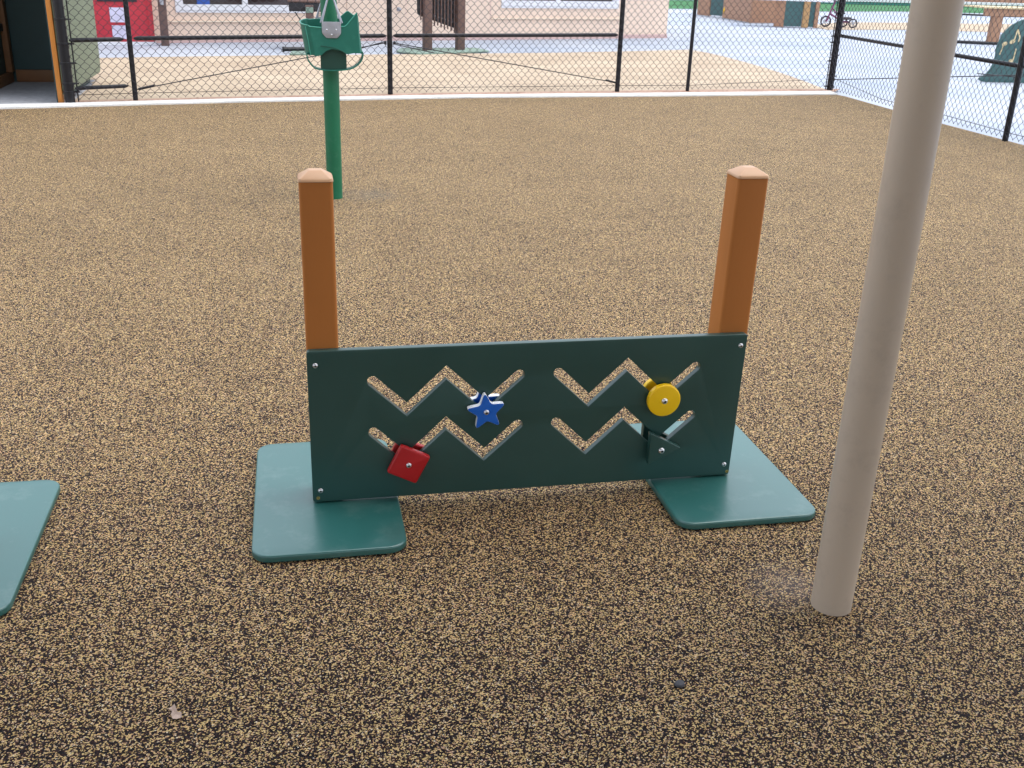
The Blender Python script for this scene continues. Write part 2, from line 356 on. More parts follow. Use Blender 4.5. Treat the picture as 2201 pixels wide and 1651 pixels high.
# far strips on the right
sheet('far_sand_strip', [(12.4, 23.7), (15.2, 24.5), (17.5, 24.1), (26, 22), (34, 26), (21, 28.6), (17.3, 28.0), (14.6, 27.3), (12.6, 25.2)], -.010, MT['sand'])
sheet('turf', [(9, 33.3), (11.8, 33.2), (14.0, 33.9), (17.3, 34.0), (21.6, 35.9), (34, 37), (60, 40), (60, 46), (25.3, 42.6), (20.0, 43.0), (14.6, 41.0), (9, 40)], -.010, MT['turf'])

# ------------------------------------------------------------------ zigzag activity panel
YP = 2.328                     # front face of the panel
TH = .019
def make_panel():
    root = empty('activity_panel', (.539, YP+.06, 0), 'freestanding green play panel with zigzag slots between two orange-brown posts', 'play panel', 'zigzag activity panels')
    holes = []
    for (x, y) in ((.1572, .3446), (.1572, .2086), (.6204, .3446), (.6204, .2086)):
        k = .7
        holes.append(slot([(x, y), (x+.0827, y-.0781), (x+.1799, y+.015), (x+.2781, y-.0781), (x+.3629, y)], .0132))
    p = slab_xz('panel', [round_poly([(.003, .0255), (1.1110, .0255), (1.1165, .4285), (.003, .4278)], .008, 4)]+holes, YP+TH/2, TH, .0016, MT['hdpe'], root)
    for i, (x0, x1) in enumerate(((.0035, .0796), (1.0515, 1.1315))):
        bm_ = MB()
        # square post with rounded long edges
        o = rrect(x0, YP+TH+.001, x1, YP+TH+.001+(x1-x0), .009, 4)
        z0, z1 = .02, .8223
        A = [bm_.bm.verts.new((x-(.010 if i else 0), y, z0)) for x, y in o]; Bv = [bm_.bm.verts.new((x, y, z1)) for x, y in o]
        n = len(o)
        for k in range(n): bm_.bm.faces.new((A[k], A[(k+1) % n], Bv[(k+1) % n], Bv[k]))
        bm_.bm.faces.new(A[::-1]); bm_.bm.faces.new(Bv)
        post = bm_.build('post', MT['post'], root)
        bm_ = MB(); cx = (x0+x1)/2; cy = YP+TH+.001+(x1-x0)/2; h = (x1-x0)/2
        def ring(s, z, r): return [bm_.bm.verts.new((x, y, z)) for x, y in rrect(cx-s, cy-s, cx+s, cy+s, r, 4)]
        zc = z1-.838; rs = [ring(h, zc+.8385, .009), ring(h+.0015, zc+.8400, .010), ring(h+.0005, zc+.8440, .010), ring(h*.97, zc+.8460, .006), ring(h*.40, zc+.8605, .002), ring(h*.36, zc+.8612, .002)]
        for A, Bv in zip(rs, rs[1:]):
            for k in range(n): bm_.bm.faces.new((A[k], A[(k+1) % n], Bv[(k+1) % n], Bv[k]))
        bm_.bm.faces.new(rs[0][::-1]); bm_.bm.faces.new(rs[-1])
        bm_.build('cap', MT['cap'], post, ang=18)
    for (x0, x1) in ((-.142, .217), (.889, 1.268)):
        slab_xy('base_plate', [rrect(x0, 2.094, x1, 2.694, .045, 8)], .0115, .019, .005, MT['plate'], root)
    for (x, z) in ((.0228, .392), (.0228, .057), (1.100, .398), (1.094, .057)):
        dome(x, YP, z, .0066, root, 'bolt')
    for (x, z) in ((.016, .0365), (1.105, .0350)):
        bm_ = MB(); bm_.lathe([(.0042, 0), (.0042, -.0008), (.0022, -.0008), (.0020, .0)], (x, YP, z), 'Y', 16); bm_.build('plug', MT['brassy'], root)
    return root
def dome(x, y, z, r, parent, name='bolt'):
    """round-head bolt facing -Y with a socket"""
    b = MB(); prof = [(r, .001), (r*1.0, -.0006)]
    for k in range(1, 7):
        a = R(90*k/7); prof.append((r*math.cos(a), -.0006-r*.62*math.sin(a)))
    prof += [(r*.2, -.0006-r*.58)]
    b.lathe(prof, (x, y, z), 'Y', 20)
    o = b.build(name, MT['steel'], parent, ang=50)
    s = MB(); s.lathe([(r*.42, 0), (r*.42, -.0001)], (x, y-.0006-r*.60, z), 'Y', 6); s.build('socket', MT['hole'], o)  # flat dark disc on the head stands for the shaded socket
    return o
panel = make_panel()
def copy_tree(o, parent=None):
    c = o.copy(); COL.objects.link(c); c.parent = parent
    for ch in list(o.children): copy_tree(ch, c)
    return c
p2 = copy_tree(panel); p2.location = (.539-1.896, YP+.06-.138, 0); p2['label'] = 'second play panel at left frame edge, only its green base plate in view'

# sliders: pairs of shapes bolted through the slots
def slider(name, outline, x, z, rot, label, mat, yb=.005, side=None, bev=.0035, th=.0155, r_bolt=.0072):
    root = empty(name, (x, YP, z), label, name.replace('_', ' '), 'shape sliders in the zigzag slots')
    ca, sa = math.cos(rot), math.sin(rot)
    o = [(x+px*ca-pz*sa, z+px*sa+pz*ca) for px, pz in outline]
    for nm, yc in (('front_shape', YP-yb-th/2), ('back_shape', YP+TH+yb+th/2)):
        p = slab_xz(nm, [o], yc, th, bev, [mat]+([side] if side else []), root)
        if side:
            for f in p.data.polygons: f.material_index = 0 if abs(f.normal.y) > .75 else 1
    b = MB(); b.tube([(x, YP-yb, z), (x, YP+TH+yb, z)], .009, 14); b.build('spacer', mat, root)
    dome(x, YP-yb-th, z, r_bolt, root)
    return root
star = []
for k in range(10):
    rr = .0545 if k % 2 == 0 else .0243
    a = R(90+36*k); star.append((rr*math.cos(a), rr*math.sin(a)))
slider('star_slider', round_poly(star, [.014, .006]*5, 5), .4347, .2575, R(6), 'blue star slider with white edges in the upper left zigzag slot', MT['blue'], side=MT['white'], bev=.0010, yb=.006, th=.0165)
sq = .0408
slider('square_slider', round_poly([(-sq, -sq), (sq, -sq), (sq, sq), (-sq, sq)], .006, 4), .2410, .1245, R(-27+90), 'red square slider tilted in the lower left zigzag slot', MT['red'], yb=.006, th=.0175, bev=.005)
circ = [(.044*math.cos(R(k*7.5)), .044*math.sin(R(k*7.5))) for k in range(48)]
slider('disc_slider', circ, .8985, .2630, 0, 'yellow round disc slider in the upper right zigzag slot', MT['yellow'], yb=.006, th=.0175, bev=.0045, r_bolt=.0085)
tri = [(-.0335, .052), (.0535, .004), (-.0335, -.040)]
slider('triangle_slider', round_poly(tri, .004, 3), .9010, .1240, 0, 'dark green triangle slider in the lower right zigzag slot', MT['hdpe'], yb=.010, th=.018, bev=.0015, r_bolt=.0085)

# ------------------------------------------------------------------ beige pole, with an unseen canopy added to shade the near ground
root = empty('pole_and_added_canopy', (1.115, 1.745, 0), 'thick round beige steel pole standing right of the play panel, with an unseen canopy added above it for shade', 'pole with added canopy')
b = MB(); b.tube([(1.115, 1.745, -.05), (1.115, 1.745, 3.3)], .0437, 48); b.build('pole', MT['beige'], root)
b = MB(); b.box((-6, -9, 3.2), (5.6, 1.9, 3.22)); b.build('added_canopy', MT['canvas'], root)  # canopy out of view, added to keep the near ground in shade
for (x, y) in ((-5.2, 1.745), (-5.2, -8.2), (5.2, -8.2)):  # three more unseen poles added to carry the canopy
    b = MB(); b.tube([(x, y, -.05), (x, y, 3.2)], .0437, 24); b.build('pole', MT['beige'], root)

# ------------------------------------------------------------------ swing pole and bucket swing
GP = (.211, 5.967)
root = empty('swing_frame', (*GP, 0), 'round dark green steel swing pole planted in the rubber behind the play panel', 'swing frame')
b = MB(); b.tube([(*GP, -.05), (*GP, 2.5)], .0435, 36); b.build('pole', MT['gpole'], root)
b = MB(); b.tube([(GP[0]-.9, GP[1], 2.45), (GP[0]+.9, GP[1], 2.45)], .035, 20); b.build('crossbar', MT['gpole'], root)

sw = empty('bucket_swing', (.216, 5.967, .7), 'green rubber bucket swing with steel hangers, hanging round the green pole', 'bucket swing')
YN, YF = 5.865, 6.075
def wall_strip(b, top, bot, th):
    """vertical skin between polylines top and bot [(x,y,z)], thickened"""
    n = len(top); vs = []
    for i in range(n):
        t = Vector(top[min(i+1, n-1)])-Vector(top[max(i-1, 0)]); nn = Vector((t.y, -t.x, 0)); nn.normalize()
        A, B = Vector(top[i]), Vector(bot[i])
        vs.append([b.bm.verts.new(A), b.bm.verts.new(B), b.bm.verts.new(B-nn*th), b.bm.verts.new(A-nn*th)])
    for i in range(n-1):
        P, Q = vs[i], vs[i+1]
        for k in range(4): b.bm.faces.new((P[k], Q[k], Q[(k+1) % 4], P[(k+1) % 4]))
    b.bm.faces.new(vs[0]); b.bm.faces.new(vs[-1][::-1])
def interp(tab, x):
    if x <= tab[0][0]: return tab[0][1]
    for (a, p), (c, q) in zip(tab, tab[1:]):
        if x <= c: return p+(q-p)*(x-a)/(c-a)
    return tab[-1][1]
# loop round the bucket: near wall left->right, right end, far wall right->left, left end
topN = [(.05, .950), (.08, .936), (.157, .930), (.29, .938), (.305, .952), (.366, 1.012), (.40, 1.0)]
botN = [(.05, .79), (.12, .786), (.150, .791), (.178, .811), (.216, .823), (.262, .813), (.292, .795), (.33, .803), (.40, .800)]
topF = [(.05, .950), (.08, .955), (.14, .960), (.26, .960), (.29, .985), (.316, 1.006), (.345, .985), (.40, .955)]
path = []
xl, xr = .056, .380
for k in range(25): t = k/24; path.append((xl+.05+(xr-.018-xl-.05)*t, YN, 'n'))
for k in range(1, 9): a = R(-90+180*k/9); path.append((xr-.018+.018*math.cos(a)*(1 if True else 1), (YN+YF)/2+(YF-YN)/2*math.sin(a), 'r'))
for k in range(25): t = k/24; path.append((xr-.018-(xr-.018-xl-.05)*t, YF, 'f'))
for k in range(1, 12): a = R(90+180*k/12); path.append((xl+.05+.05*math.cos(a), (YN+YF)/2+(YF-YN)/2*math.sin(a), 'l'))
path.append(path[0])
top, bot = [], []
for i, (x, y, s) in enumerate(path):
    if s == 'n': zt, zb = interp(topN, x), interp(botN, x)
    elif s == 'f': zt, zb = interp(topF, x), .80
    elif s == 'r':
        f = (y-YN)/(YF-YN); e = abs(2*f-1)
        zt = .90+(.09)*e**3 + (.012 if f < .5 else 0)*e**3; zb = .80
    else: zt = .940+.020*(y-YN)/(YF-YN); zb = .79
    sx = (zt-.9)*.0
    top.append((x-(.012 if s in 'nr' and x > .3 else 0)*(x-.3)/.08 if x > .3 else x, y, zt)); bot.append((x+(.004 if x > .2 else .022*(1 if x < .12 else (.2-x)/.08)), y, zb))
b = MB(); wall_strip(b, top[:-1]+[top[0]], bot[:-1]+[bot[0]], .0045)
sh = b.build('seat_shell', MT['seat'], sw, ang=50)
b = MB(); b.tube([(x, y, z) for x, y, z in top[:-1]], .0030, 8, closed=True); b.build('rolled_rim', MT['rim'], sh)  # pale bead carries the painted edge highlight
b = MB(); b.tube([(.082, YN-.004, .935), (.095, YN-.004, .86), (.104, YN-.004, .79)], .0016, 6); b.build('seam', MT['rim'], sh)
b = MB(); b.tube([(.157, YN-.004, .838), (.19, YN-.004, .834), (.235, YN-.004, .826), (.27, YN-.004, .812), (.292, YN-.004, .798)], .0016, 6); b.build('crease', MT['seat_shaded'], sh)  # dark line drawn along the fold, its shade put in the colour
# U-shaped rim strap below the leg openings, and the crotch piece
def strap(b, pts, w, th):
    vs = []
    n = len(pts)
    for i, (x, z) in enumerate(pts):
        a = Vector(pts[min(i+1, n-1)])-Vector(pts[max(i-1, 0)]); nn = Vector((-a.y, a.x)); nn.normalize()
        ww = w(i/(n-1)) if callable(w) else w
        vs.append([b.bm.verts.new((x+nn.x*o, 5.970+s*ww, z+nn.y*o)) for s, o in ((-1, 0), (1, 0), (1, th), (-1, th))])
    for P, Q in zip(vs, vs[1:]):
        for k in range(4): b.bm.faces.new((P[k], Q[k], Q[(k+1) % 4], P[(k+1) % 4]))
    b.bm.faces.new(vs[0]); b.bm.faces.new(vs[-1][::-1])
lp = [(.082, .800), (.083, .774), (.097, .746), (.120, .722), (.153, .712), (.225, .708), (.295, .714), (.337, .727), (.370, .755), (.384, .785), (.383, .81)]
lp2 = []
for i in range(len(lp)-1):
    for k in range(4):
        t = k/4; p0, p1, p2_, p3 = (Vector(lp[max(0, i-1)]), Vector(lp[i]), Vector(lp[i+1]), Vector(lp[min(len(lp)-1, i+2)]))
        q = .5*((2*p1)+(p2_-p0)*t+(2*p0-5*p1+4*p2_-p3)*t*t+(3*p1-p0-3*p2_+p3)*t**3); lp2.append((q.x, q.y))
lp2.append(lp[-1])
for yo in (-.062,):
    b = MB(); strap(b, lp2, .038, .006)
    bmesh.ops.translate(b.bm, vec=(0, yo, 0), verts=b.bm.verts[:]); b.build('leg_rim', MT['seat'], sw)
b = MB()
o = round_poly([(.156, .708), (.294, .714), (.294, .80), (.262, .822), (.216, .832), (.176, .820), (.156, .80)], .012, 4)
me = slab_mesh('crotch_piece', [o], .006, .002); me.transform(Matrix.Translation((0, YN+.022, 0)) @ XZ); link('crotch_piece', me, MT['seat_shaded'], sw)
for (yw, sg) in ((YN, -1), (YF, 1)):
    x0, x1 = (.168, .268) if sg < 0 else (.150, .255)
    zt = .960 if sg < 0 else .972
    o = round_poly([(x0, zt), (x1, zt), (x1, zt-.058), (x1-.020, zt-.082), (x0+.022, zt-.082), (x0, zt-.058)], [.004, .004, .008, .008, .008, .008], 4)
    me = slab_mesh('hanger_plate', [o], .003, .0008); me.transform(Matrix.Translation((0, yw+sg*.0035, 0)) @ XZ); pl = link('hanger_plate', me, MT['galv'], sw)
    cx = (x0+x1)/2
    for (rx, rz) in ((cx-.025, zt-.040), (cx+.024, zt-.039), (cx, zt-.065)):
        b = MB(); s_ = sg
        b.lathe([(.0045, 0), (.0040, s_*.0015), (.0022, s_*.0028), (.0003, s_*.003)], (rx, yw+sg*.005, rz), 'Y', 12); b.build('rivet', MT['steel'], pl)
    ap = ((cx, yw, 1.125))
    for x in (x0+.004, x1-.002):
        b = MB(); b.tube([(x, yw+sg*.002, zt-.01), (x, yw+sg*.002, zt+.004), ap], .0042, 8); b.build('hanger_rod', MT['galv'], sw)
        b = MB(); b.tube([(x+(.010 if x > cx else -.010), yw-sg*.008, zt-.006), (ap[0], yw-sg*.006, ap[2])], .0036, 8); b.build('hanger_rod', MT['galv'], sw)
    b = MB()
    z = 1.125; k = 0
    while z < 2.42:
        a = R(90*(k % 2)); c = Vector((cx, yw, z+.018))
        b.tube([c+Vector((math.cos(t)*.009*math.cos(a), math.cos(t)*.009*math.sin(a), math.sin(t)*.02)) for t in [2*math.pi*j/10 for j in range(10)]], .0025, 6, closed=True)
        z += .031; k += 1
    b.build('chain', MT['galv'], sw)

# ------------------------------------------------------------------ chain-link fences
def chain_link(P, z0, z1, name, parent, wd=.0378, ht=.080, r=.0021):
    """P: polyline of (x,y); real zigzag wires hooked into each other"""
    L = [0]
    for a, c in zip(P, P[1:]): L.append(L[-1]+(Vector(c)-Vector(a)).length)
    def at(s):
        for i in range(len(P)-1):
            if s <= L[i+1] or i == len(P)-2:
                f = (s-L[i])/(L[i+1]-L[i]); return (P[i][0]*(1-f)+P[i+1][0]*f, P[i][1]*(1-f)+P[i+1][1]*f)
    b = MB(); n = int(L[-1]/wd)
    T = (Vector(P[-1])-Vector(P[0])).normalized(); nx, ny = T.y, -T.x
    for i in range(n):
        pts = []; k = 0; z = z0+(0 if i % 2 else 0)
        j = 0
        while z0+j*ht/2 <= z1:
            left = (j+i) % 2 == 0
            s = (i if left else i+1)*wd+(-.0012 if left else .0012); s = min(max(s, 0), L[-1])
            x, y = at(s); zz = z0+j*ht/2
            o = .0028*(1 if left else -1)
            jit = random.uniform(-.0012, .0012)
            pts.append((x+nx*o+jit*T.x, y+ny*o+jit*T.y, zz-.004)); pts.append((x-nx*o+jit*T.x, y-ny*o+jit*T.y, zz+.004))
            j += 1
        b.tube(pts, r, 4)
    # twisted knuckles along the selvedge at the bottom
    o = b.build(name, MT['wire'], parent, sm=False); return o
def post(p, r, z1, parent, label=None, z0=-.1):
    b = MB(); b.tube([(*p, z0), (*p, z1)], r, 20); q = b.build('post', MT['fence'], parent)
    if label: q['label'] = label
    b = MB(); b.lathe([(r*1.08, 0), (r*1.08, .02), (r*.8, .045), (r*.2, .06)], (*p, z1-.01), 'Z', 16); b.build('post_cap', MT['fence'], q)
    return q
def rail(a, c, r, parent, gap=.035, name='rail'):
    A, B = Vector(a), Vector(c); t = (B-A).normalized()
    b = MB(); b.tube([A+t*gap, A+t*(gap+.03), B-t*(gap+.03), B-t*gap], [r*.35, r, r, r*.35], 14); return b.build(name, MT['fence'], parent)
def rod(a, c, r, parent, name='truss_rod'):
    b = MB(); b.tube([a, c], r, 8); return b.build(name, MT['fence'], parent)
def bands(p, side, zs, r, parent):
    """tension bar beside a thick post, with its bands"""
    t = Vector(side).normalized(); q = Vector((p[0], p[1]))+t*(r+.022)
    b = MB(); b.tube([(q.x, q.y, .015), (q.x, q.y, 1.78)], .006, 8); b.build('tension_bar', MT['fence'], parent)
    for z in zs:
        b = MB(); n_ = Vector((-t.y, t.x))
        for s in (-1, 1):
            e = Vector((p[0], p[1]))+n_*s*.012
            b.tube([(p[0]+n_.x*s*r, p[1]+n_.y*s*r, z), (q.x+n_.x*s*.006+t.x*.01, q.y+n_.y*s*.006+t.y*.01, z)], .006, 6)
        b.lathe([(r*1.06, -.011), (r*1.09, 0), (r*1.06, .011)], (*p, z), 'Z', 18)
        b.tube([(q.x-n_.x*.02+t.x*.012, q.y-n_.y*.02+t.y*.012, z), (q.x+n_.x*.02+t.x*.012, q.y+n_.y*.02+t.y*.012, z)], .007, 8)
        b.build('tension_band', MT['fence'], parent)
F0, F1, F2, F3, F4, F5 = (-1.91, 9.895), (-1.389, 10.077), (.955, 10.658), (3.429, 11.054), (4.266, 11.153), (6.108, 11.413)
ZT = 1.75
fb = empty('chain_link_fence', (2.1, 10.8, 0), 'long black chain-link fence on the white kerb behind the swing, facing the sand', 'fence')
FP = [F0, F1, F2, F3, F4, F5]
off = [(x+.01, y-.028) for x, y in FP]
chain_link(off, .035, ZT-.02, 'wire_mesh', fb)
post(F0, .042, ZT+.05, fb); post(F1, .022, ZT, fb); post(F2, .0255, ZT, fb); post(F3, .025, ZT, fb); post(F4, .0195, ZT, fb); post(F5, .037, ZT+.05, fb)
def fz(p, z): return (p[0], p[1], z)
rail(fz(F0, .528), fz(F1, .535), .019, fb, .05); rail(fz(F0, .128), fz(F1, .138), .017, fb, .05)
rail(fz(F1, .54), fz(F2, .565), .019, fb); rail(fz(F2, .565), fz(F3, .590), .019, fb)
for a, c in zip(FP, FP[1:]): rail(fz(a, ZT), fz(c, ZT), .021, fb, .0)
rod(fz(F1, .10), (F2[0]-.03, F2[1], .50), .0045, fb); rod((F2[0]+.03, F2[1], .50), fz(F3, .10), .0045, fb)
rod((F2[0]-.03, F2[1], .515), (F2[0]-.45, F2[1]-.11, .405), .0045, fb); rod((F2[0]+.03, F2[1], .49), (F2[0]+.45, F2[1]+.07, .405), .0045, fb)
b = MB(); b.tube([(F1[0]+.03, F1[1]+.01, .105), (F1[0]+.17, F1[1]+.045, .135)], .011, 10); b.build('turnbuckle', MT['fence'], fb)
b = MB(); b.tube([(F3[0]-.03, F3[1]-.005, .105), (F3[0]-.14, F3[1]-.02, .130)], .010, 10); b.build('turnbuckle', MT['fence'], fb)
for s in (-1, 1):
    b = MB(); b.lathe([(.014, -.01), (.018, 0), (.014, .01)], (F2[0]+s*.045, F2[1]-.01, .50), 'X', 12); b.build('rail_clamp', MT['fence'], fb)
b = MB(); pts = []
for i in range(len(FP)-1):
    for k in range(6):
        t = k/6; pts.append((FP[i][0]*(1-t)+FP[i+1][0]*t+.01, FP[i][1]*(1-t)+FP[i+1][1]*t-.026, .075+(.0 if FP[i][0] < 4 else .06*((i-4)+t) if i >= 4 else 0)))
b.tube(pts, .0026, 6); b.build('tension_wire', MT['fence'], fb)
bands(F0, (.94, .34), (.10, .17, .34, .50, .70, 1.0, 1.3, 1.6), .046, fb)
bands(F5, (-.98, -.14), (.05, .33, .535, .60, .85, 1.2, 1.5), .037, fb)

fr = empty('chain_link_fence', (5.94, 8.5, 0), 'black chain-link fence running along the right edge of the rubber, before the white concrete', 'fence')
G0, G1, G2, G3 = (6.108, 11.413), (5.917, 7.906), (5.93, 5.0), (5.93, 2.0)
S0 = (6.07, 11.34)
chain_link([(6.05, 11.33), (5.895, 7.9), (5.905, 5.0), (5.905, 2.0)], .03, ZT-.02, 'wire_mesh', fr)
post(G1, .025, ZT, fr); post(G2, .030, ZT, fr); post(G3, .030, ZT, fr)
rail((6.10, 11.36, .612), (G1[0], G1[1], .610), .019, fr, .03); rail(fz(G1, .61), fz(G2, .61), .019, fr)
for a, c in (((6.1, 11.36), G1), (G1, G2), (G2, G3)): rail(fz(a, ZT), fz(c, ZT), .021, fr, 0)
rod((6.06, 11.3, .135), (G1[0], G1[1]+.03, .535), .0045, fr)
rod((G1[0]+.01, G1[1]+.03, .52), (5.95, 8.5, .49), .0045, fr)
b = MB(); b.tube([(6.05, 11.3, .16), (5.95, 10.0, .08), (5.9, 8.9, .09), (5.895, 7.9, .075), (5.905, 5, .08)], .0026, 6); b.build('tension_wire', MT['fence'], fr)
bands((6.108, 11.413), (-.05, -1), (.05, .17, .40, .62, .85, 1.2, 1.5), .037, fr)

# ------------------------------------------------------------------ school building
B0 = Vector((-1.775, 16.74)); U = (Vector((7.075, 19.875))-B0).normalized(); V = Vector((-U.y, U.x)); ANG = math.atan2(U.y, U.x)
bl = empty('school_building', (B0.x, B0.y, 0), 'cream stucco building with white-framed windows beyond the sand', 'building', rz=ANG)
# local frame: x along the wall, y into the building, z up
def lbox(name, a, c, mat, parent, bev=0):
    b = MB(); b.box(a, c, bev=bev); return b.build(name, mat, parent, world=False)
WL, WR, WH = -7, 9.385, 3.0
wins = [(.154, 2.25, .409), (5.70, 8.20, .505)]
segs = []
x = WL
wall = MB()
for (a, c, z) in wins:
    wall.box((x, 0, .055), (a, .25, WH)); wall.box((a, 0, .055), (c, .25, z)); wall.box((a, 0, 1.75), (c, .25, WH)); x = c
wall.box((x, 0, .055), (WR, .25, WH)); wall.box((WR-.25, .25, .055), (WR, 9, WH))
wall.build('wall', MT['cream'], bl, world=False, sm=False)
lbox('base_course', (WL-.01, -.012, -.1), (WR+.012, .24, .053), MT['base'], bl)
lbox('ledge', (.01, -.030, .276), (3.40, -.001, .292), MT['trim'], bl); lbox('ledge', (5.50, -.030, .324), (8.262, -.001, .338), MT['trim'], bl)
for (a, c, z), gl in zip(wins, (.115, .125)):
    f = MB(); t = gl
    f.box((a, -.02, z), (c, .08, z+t)); f.box((a, -.02, 1.65), (c, .08, 1.75))
    f.box((a, -.02, z+t), (a+t, .08, 1.65)); f.box((c-t, -.02, z+t), (c, .08, 1.65))
    m_ = (a+c)/2-(.08 if a > 3 else 0); f.box((m_-.04, -.015, z+t), (m_+.04, .08, 1.65))
    wf = MB(); wf.bm = f.bm
    win = wf.build('window', MT['wframe'], bl, world=False, sm=False)
    lbox('inner_sash', (a+t*.35, -.028, z+t*.30), (c-t*.35, -.0205, z+t*.45), MT['wframe'], win)
    gm = MB(); gm.box((a+t, .03, z+t), (m_-.04, .04, 1.65)); gm.box((m_+.04, .03, z+t), (c-t, .04, 1.65)); gm.build('glass', MT['glass'], win, world=False, sm=False)
    if a < 3:
        lbox('blue_card', (a+.33, .018, z+t), (a+.52, .026, z+t+.22), MT['wblue'], win)
dr = lbox('door', (2.85, -.014, .06), (3.876, -.002, 2.1), MT['cream'], bl)
b = MB(); b.lathe([(.012, 0), (.012, -.03), (.026, -.04), (.028, -.055), (.018, -.068), (.003, -.07)], (3.745, -.014, .475), 'Y', 16); b.build('door_knob', MT['galv'], dr, world=False)
b = MB(); b.lathe([(.034, 0), (.034, -.006), (.02, -.008)], (3.745, -.014, .475), 'Y', 16); b.build('door_plate', MT['galv'], dr, world=False)
lbox('door_joint', (3.877, -.006, .06), (3.886, -.001, 2.1), MT['base'], bl)
lbox('wall_joint', (5.485, -.006, .338), (5.492, -.001, WH), MT['base'], bl)
lbox('roof', (WL-.3, -.7, WH+.002), (WR+.6, 9, WH+.25), MT['brown'], bl)

# red cabinet / play front by the building
rp = Vector((-2.778, 16.15)); ra = math.atan2(.2, .842)
rd = empty('red_cabinet', (rp.x, rp.y, 0), 'red painted cabinet with two white squares, standing by the building wall', 'cabinet', rz=ra)
lbox('body', (.03, 0, .03), (.885, .40, 1.3), MT['redp'], rd, .004); lbox('side_strip', (.835, -.006, .03), (.90, -.001, 1.3), MT['redp'], rd)
lbox('white_square', (.32, -.012, .29), (.555, -.002, .487), MT['lilac'], rd); lbox('white_square', (.33, -.012, .066), (.56, -.002, .250), MT['lilac'], rd)
lbox('dark_shelf', (.17, -.02, .565), (.70, -.002, .62), MT['blackp'], rd); lbox('plinth', (.01, -.03, -.02), (.91, .42, .028), MT['wframe'], rd)

bp_ = empty('porch_post', (-1.735, 16.27, 0), 'brown steel porch post between red cabinet and building window', 'post')
b = MB(); b.box((-1.805, 16.2, -.05), (-1.70, 16.3, 3.0), bev=.004); b.build('shaft', MT['brown'], bp_)
b = MB(); b.tube([(-1.75, 16.185, .54), (-1.75, 16.185, .62)], .03, 12); b.build('lamp_collar', MT['galv'], bp_)

# ------------------------------------------------------------------ outdoor chime stand
xa = math.atan2(.177, .526); xp = (1.97, 15.872)
xy = empty('chime_stand', (*xp, 0), 'tall black chime board hung between two brown posts on a green mat', 'chime stand', rz=xa)
lbox('post', (-.055, -.05, -.02), (.062, .05, 1.6), MT['brown'], xy, .004); lbox('post', (.484, -.05, -.02), (.602, .05, 1.6), MT['brown'], xy, .004)
me = slab_mesh('chime_board', [round_poly([(-.122, 1.5), (-.122, .500), (.645, .265), (.645, 1.5)], [.02, .05, .05, .02], 4)], .03, .004)
me.transform(Matrix.Translation((0, .075, 0)) @ XZ); bd = link('chime_board', me, MT['blackp'], xy, world=False)
for k in range(13):
    x = -.08+k*.055; z = .50-(x+.122)*.306
    b = MB(); b.tube([(x, .045, z-.06-.012*math.sin(k*2.1)), (x, .045, z+.5)], .011, 10); b.build('chime_tube', MT['brown'], xy, world=False)
    b = MB(); b.lathe([(.006, 0), (.004, -.006), (.0005, -.008)], (x+.02, .058, z+.065), 'Y', 8); b.build('rivet', MT['galv'], bd, world=False)
o = slab_xy('stand_mat', [round_poly([(1.49, 15.62), (1.80, 15.30), (2.55, 15.72), (2.93, 15.97), (2.80, 16.46), (1.62, 16.22)], .05, 4)], .004, .020, .004, MT['mat'], None)
tag(o, 'grey green mat under the brown posts of the chime stand', 'mat', 'play stand mats')

# ------------------------------------------------------------------ sand and water table behind the swing
tb = empty('play_table', (.36, 15.95, 0), 'dark brown play table on one post behind the bucket swing', 'table')
b = MB(); b.box((.005, 15.86, .51), (.66, 16.35, .63), bev=.01); b.build('tray', MT['blackp'], tb)
b = MB(); b.box((-.01, 15.84, .632), (.68, 16.37, .66), bev=.006); b.build('tray_rim', MT['brown'], tb)
b = MB(); b.box((.235, 15.78, -.02), (.345, 15.855, .60), bev=.004); q = b.build('post', MT['brown'], tb)
b = MB(); b.box((.238, 15.772, .50), (.342, 15.779, .575)); b.build('label_plate', MT['mat'], q)
b = MB(); b.tube([(.09, 15.9, .50), (.15, 15.9, .40), (.26, 15.84, .30)], .007, 8); b.build('brace', MT['blackp'], tb)
o = slab_xy('stand_mat', [round_poly([(-.02, 14.93), (.60, 15.05), (.72, 15.5), (.30, 15.70), (.02, 15.40)], .05, 4)], .004, .020, .004, MT['mat'], None)
tag(o, 'grey green mat under the dark play table behind the swing', 'mat', 'play stand mats')
b = MB(); b.tube([(-.09, 15.36, .035), (.42, 15.52, .035)], [.028, .024], 12)
b.lathe([(.034, -.01), (.038, .006), (.03, .02)], (-.10, 15.355, .035), 'X', 14)
tag(b.build('black_pipe', MT['fence']), 'short black pipe lying on the concrete left of the bucket swing', 'pipe')

# ------------------------------------------------------------------ playhouse at the left
ph = empty('playhouse', (-2.4, 10.8, 0), 'wooden playhouse with dark green walls and orange corner post, left of the fence', 'playhouse')
HH = 1.75
def wbox(name, a, c, mat, parent, bev=0, rot=None, about=None):
    b = MB(); b.box(a, c, bev=bev, rot=rot, about=about); return b.build(name, mat, parent)
wbox('back_wall', (-4.6, 11.55, .0), (-2.02, 11.59, HH), MT['dgreen'], ph)
wbox('base_board', (-2.70, 11.505, .0), (-2.04, 11.548, .115), MT['dbrown'], ph, .004)
wbox('top_board', (-2.70, 11.505, .90), (-2.04, 11.548, 1.02), MT['dbrown'], ph, .004)
wbox('partition_wall', (-2.80, 10.25, .0), (-2.765, 11.53, HH), MT['dgreen'], ph)
wbox('base_board', (-2.762, 10.25, .0), (-2.722, 11.50, .10), MT['dbrown'], ph, .004)
wbox('upright', (-2.762, 11.40, .102), (-2.705, 11.503, HH), MT['dbrown'], ph, .004)
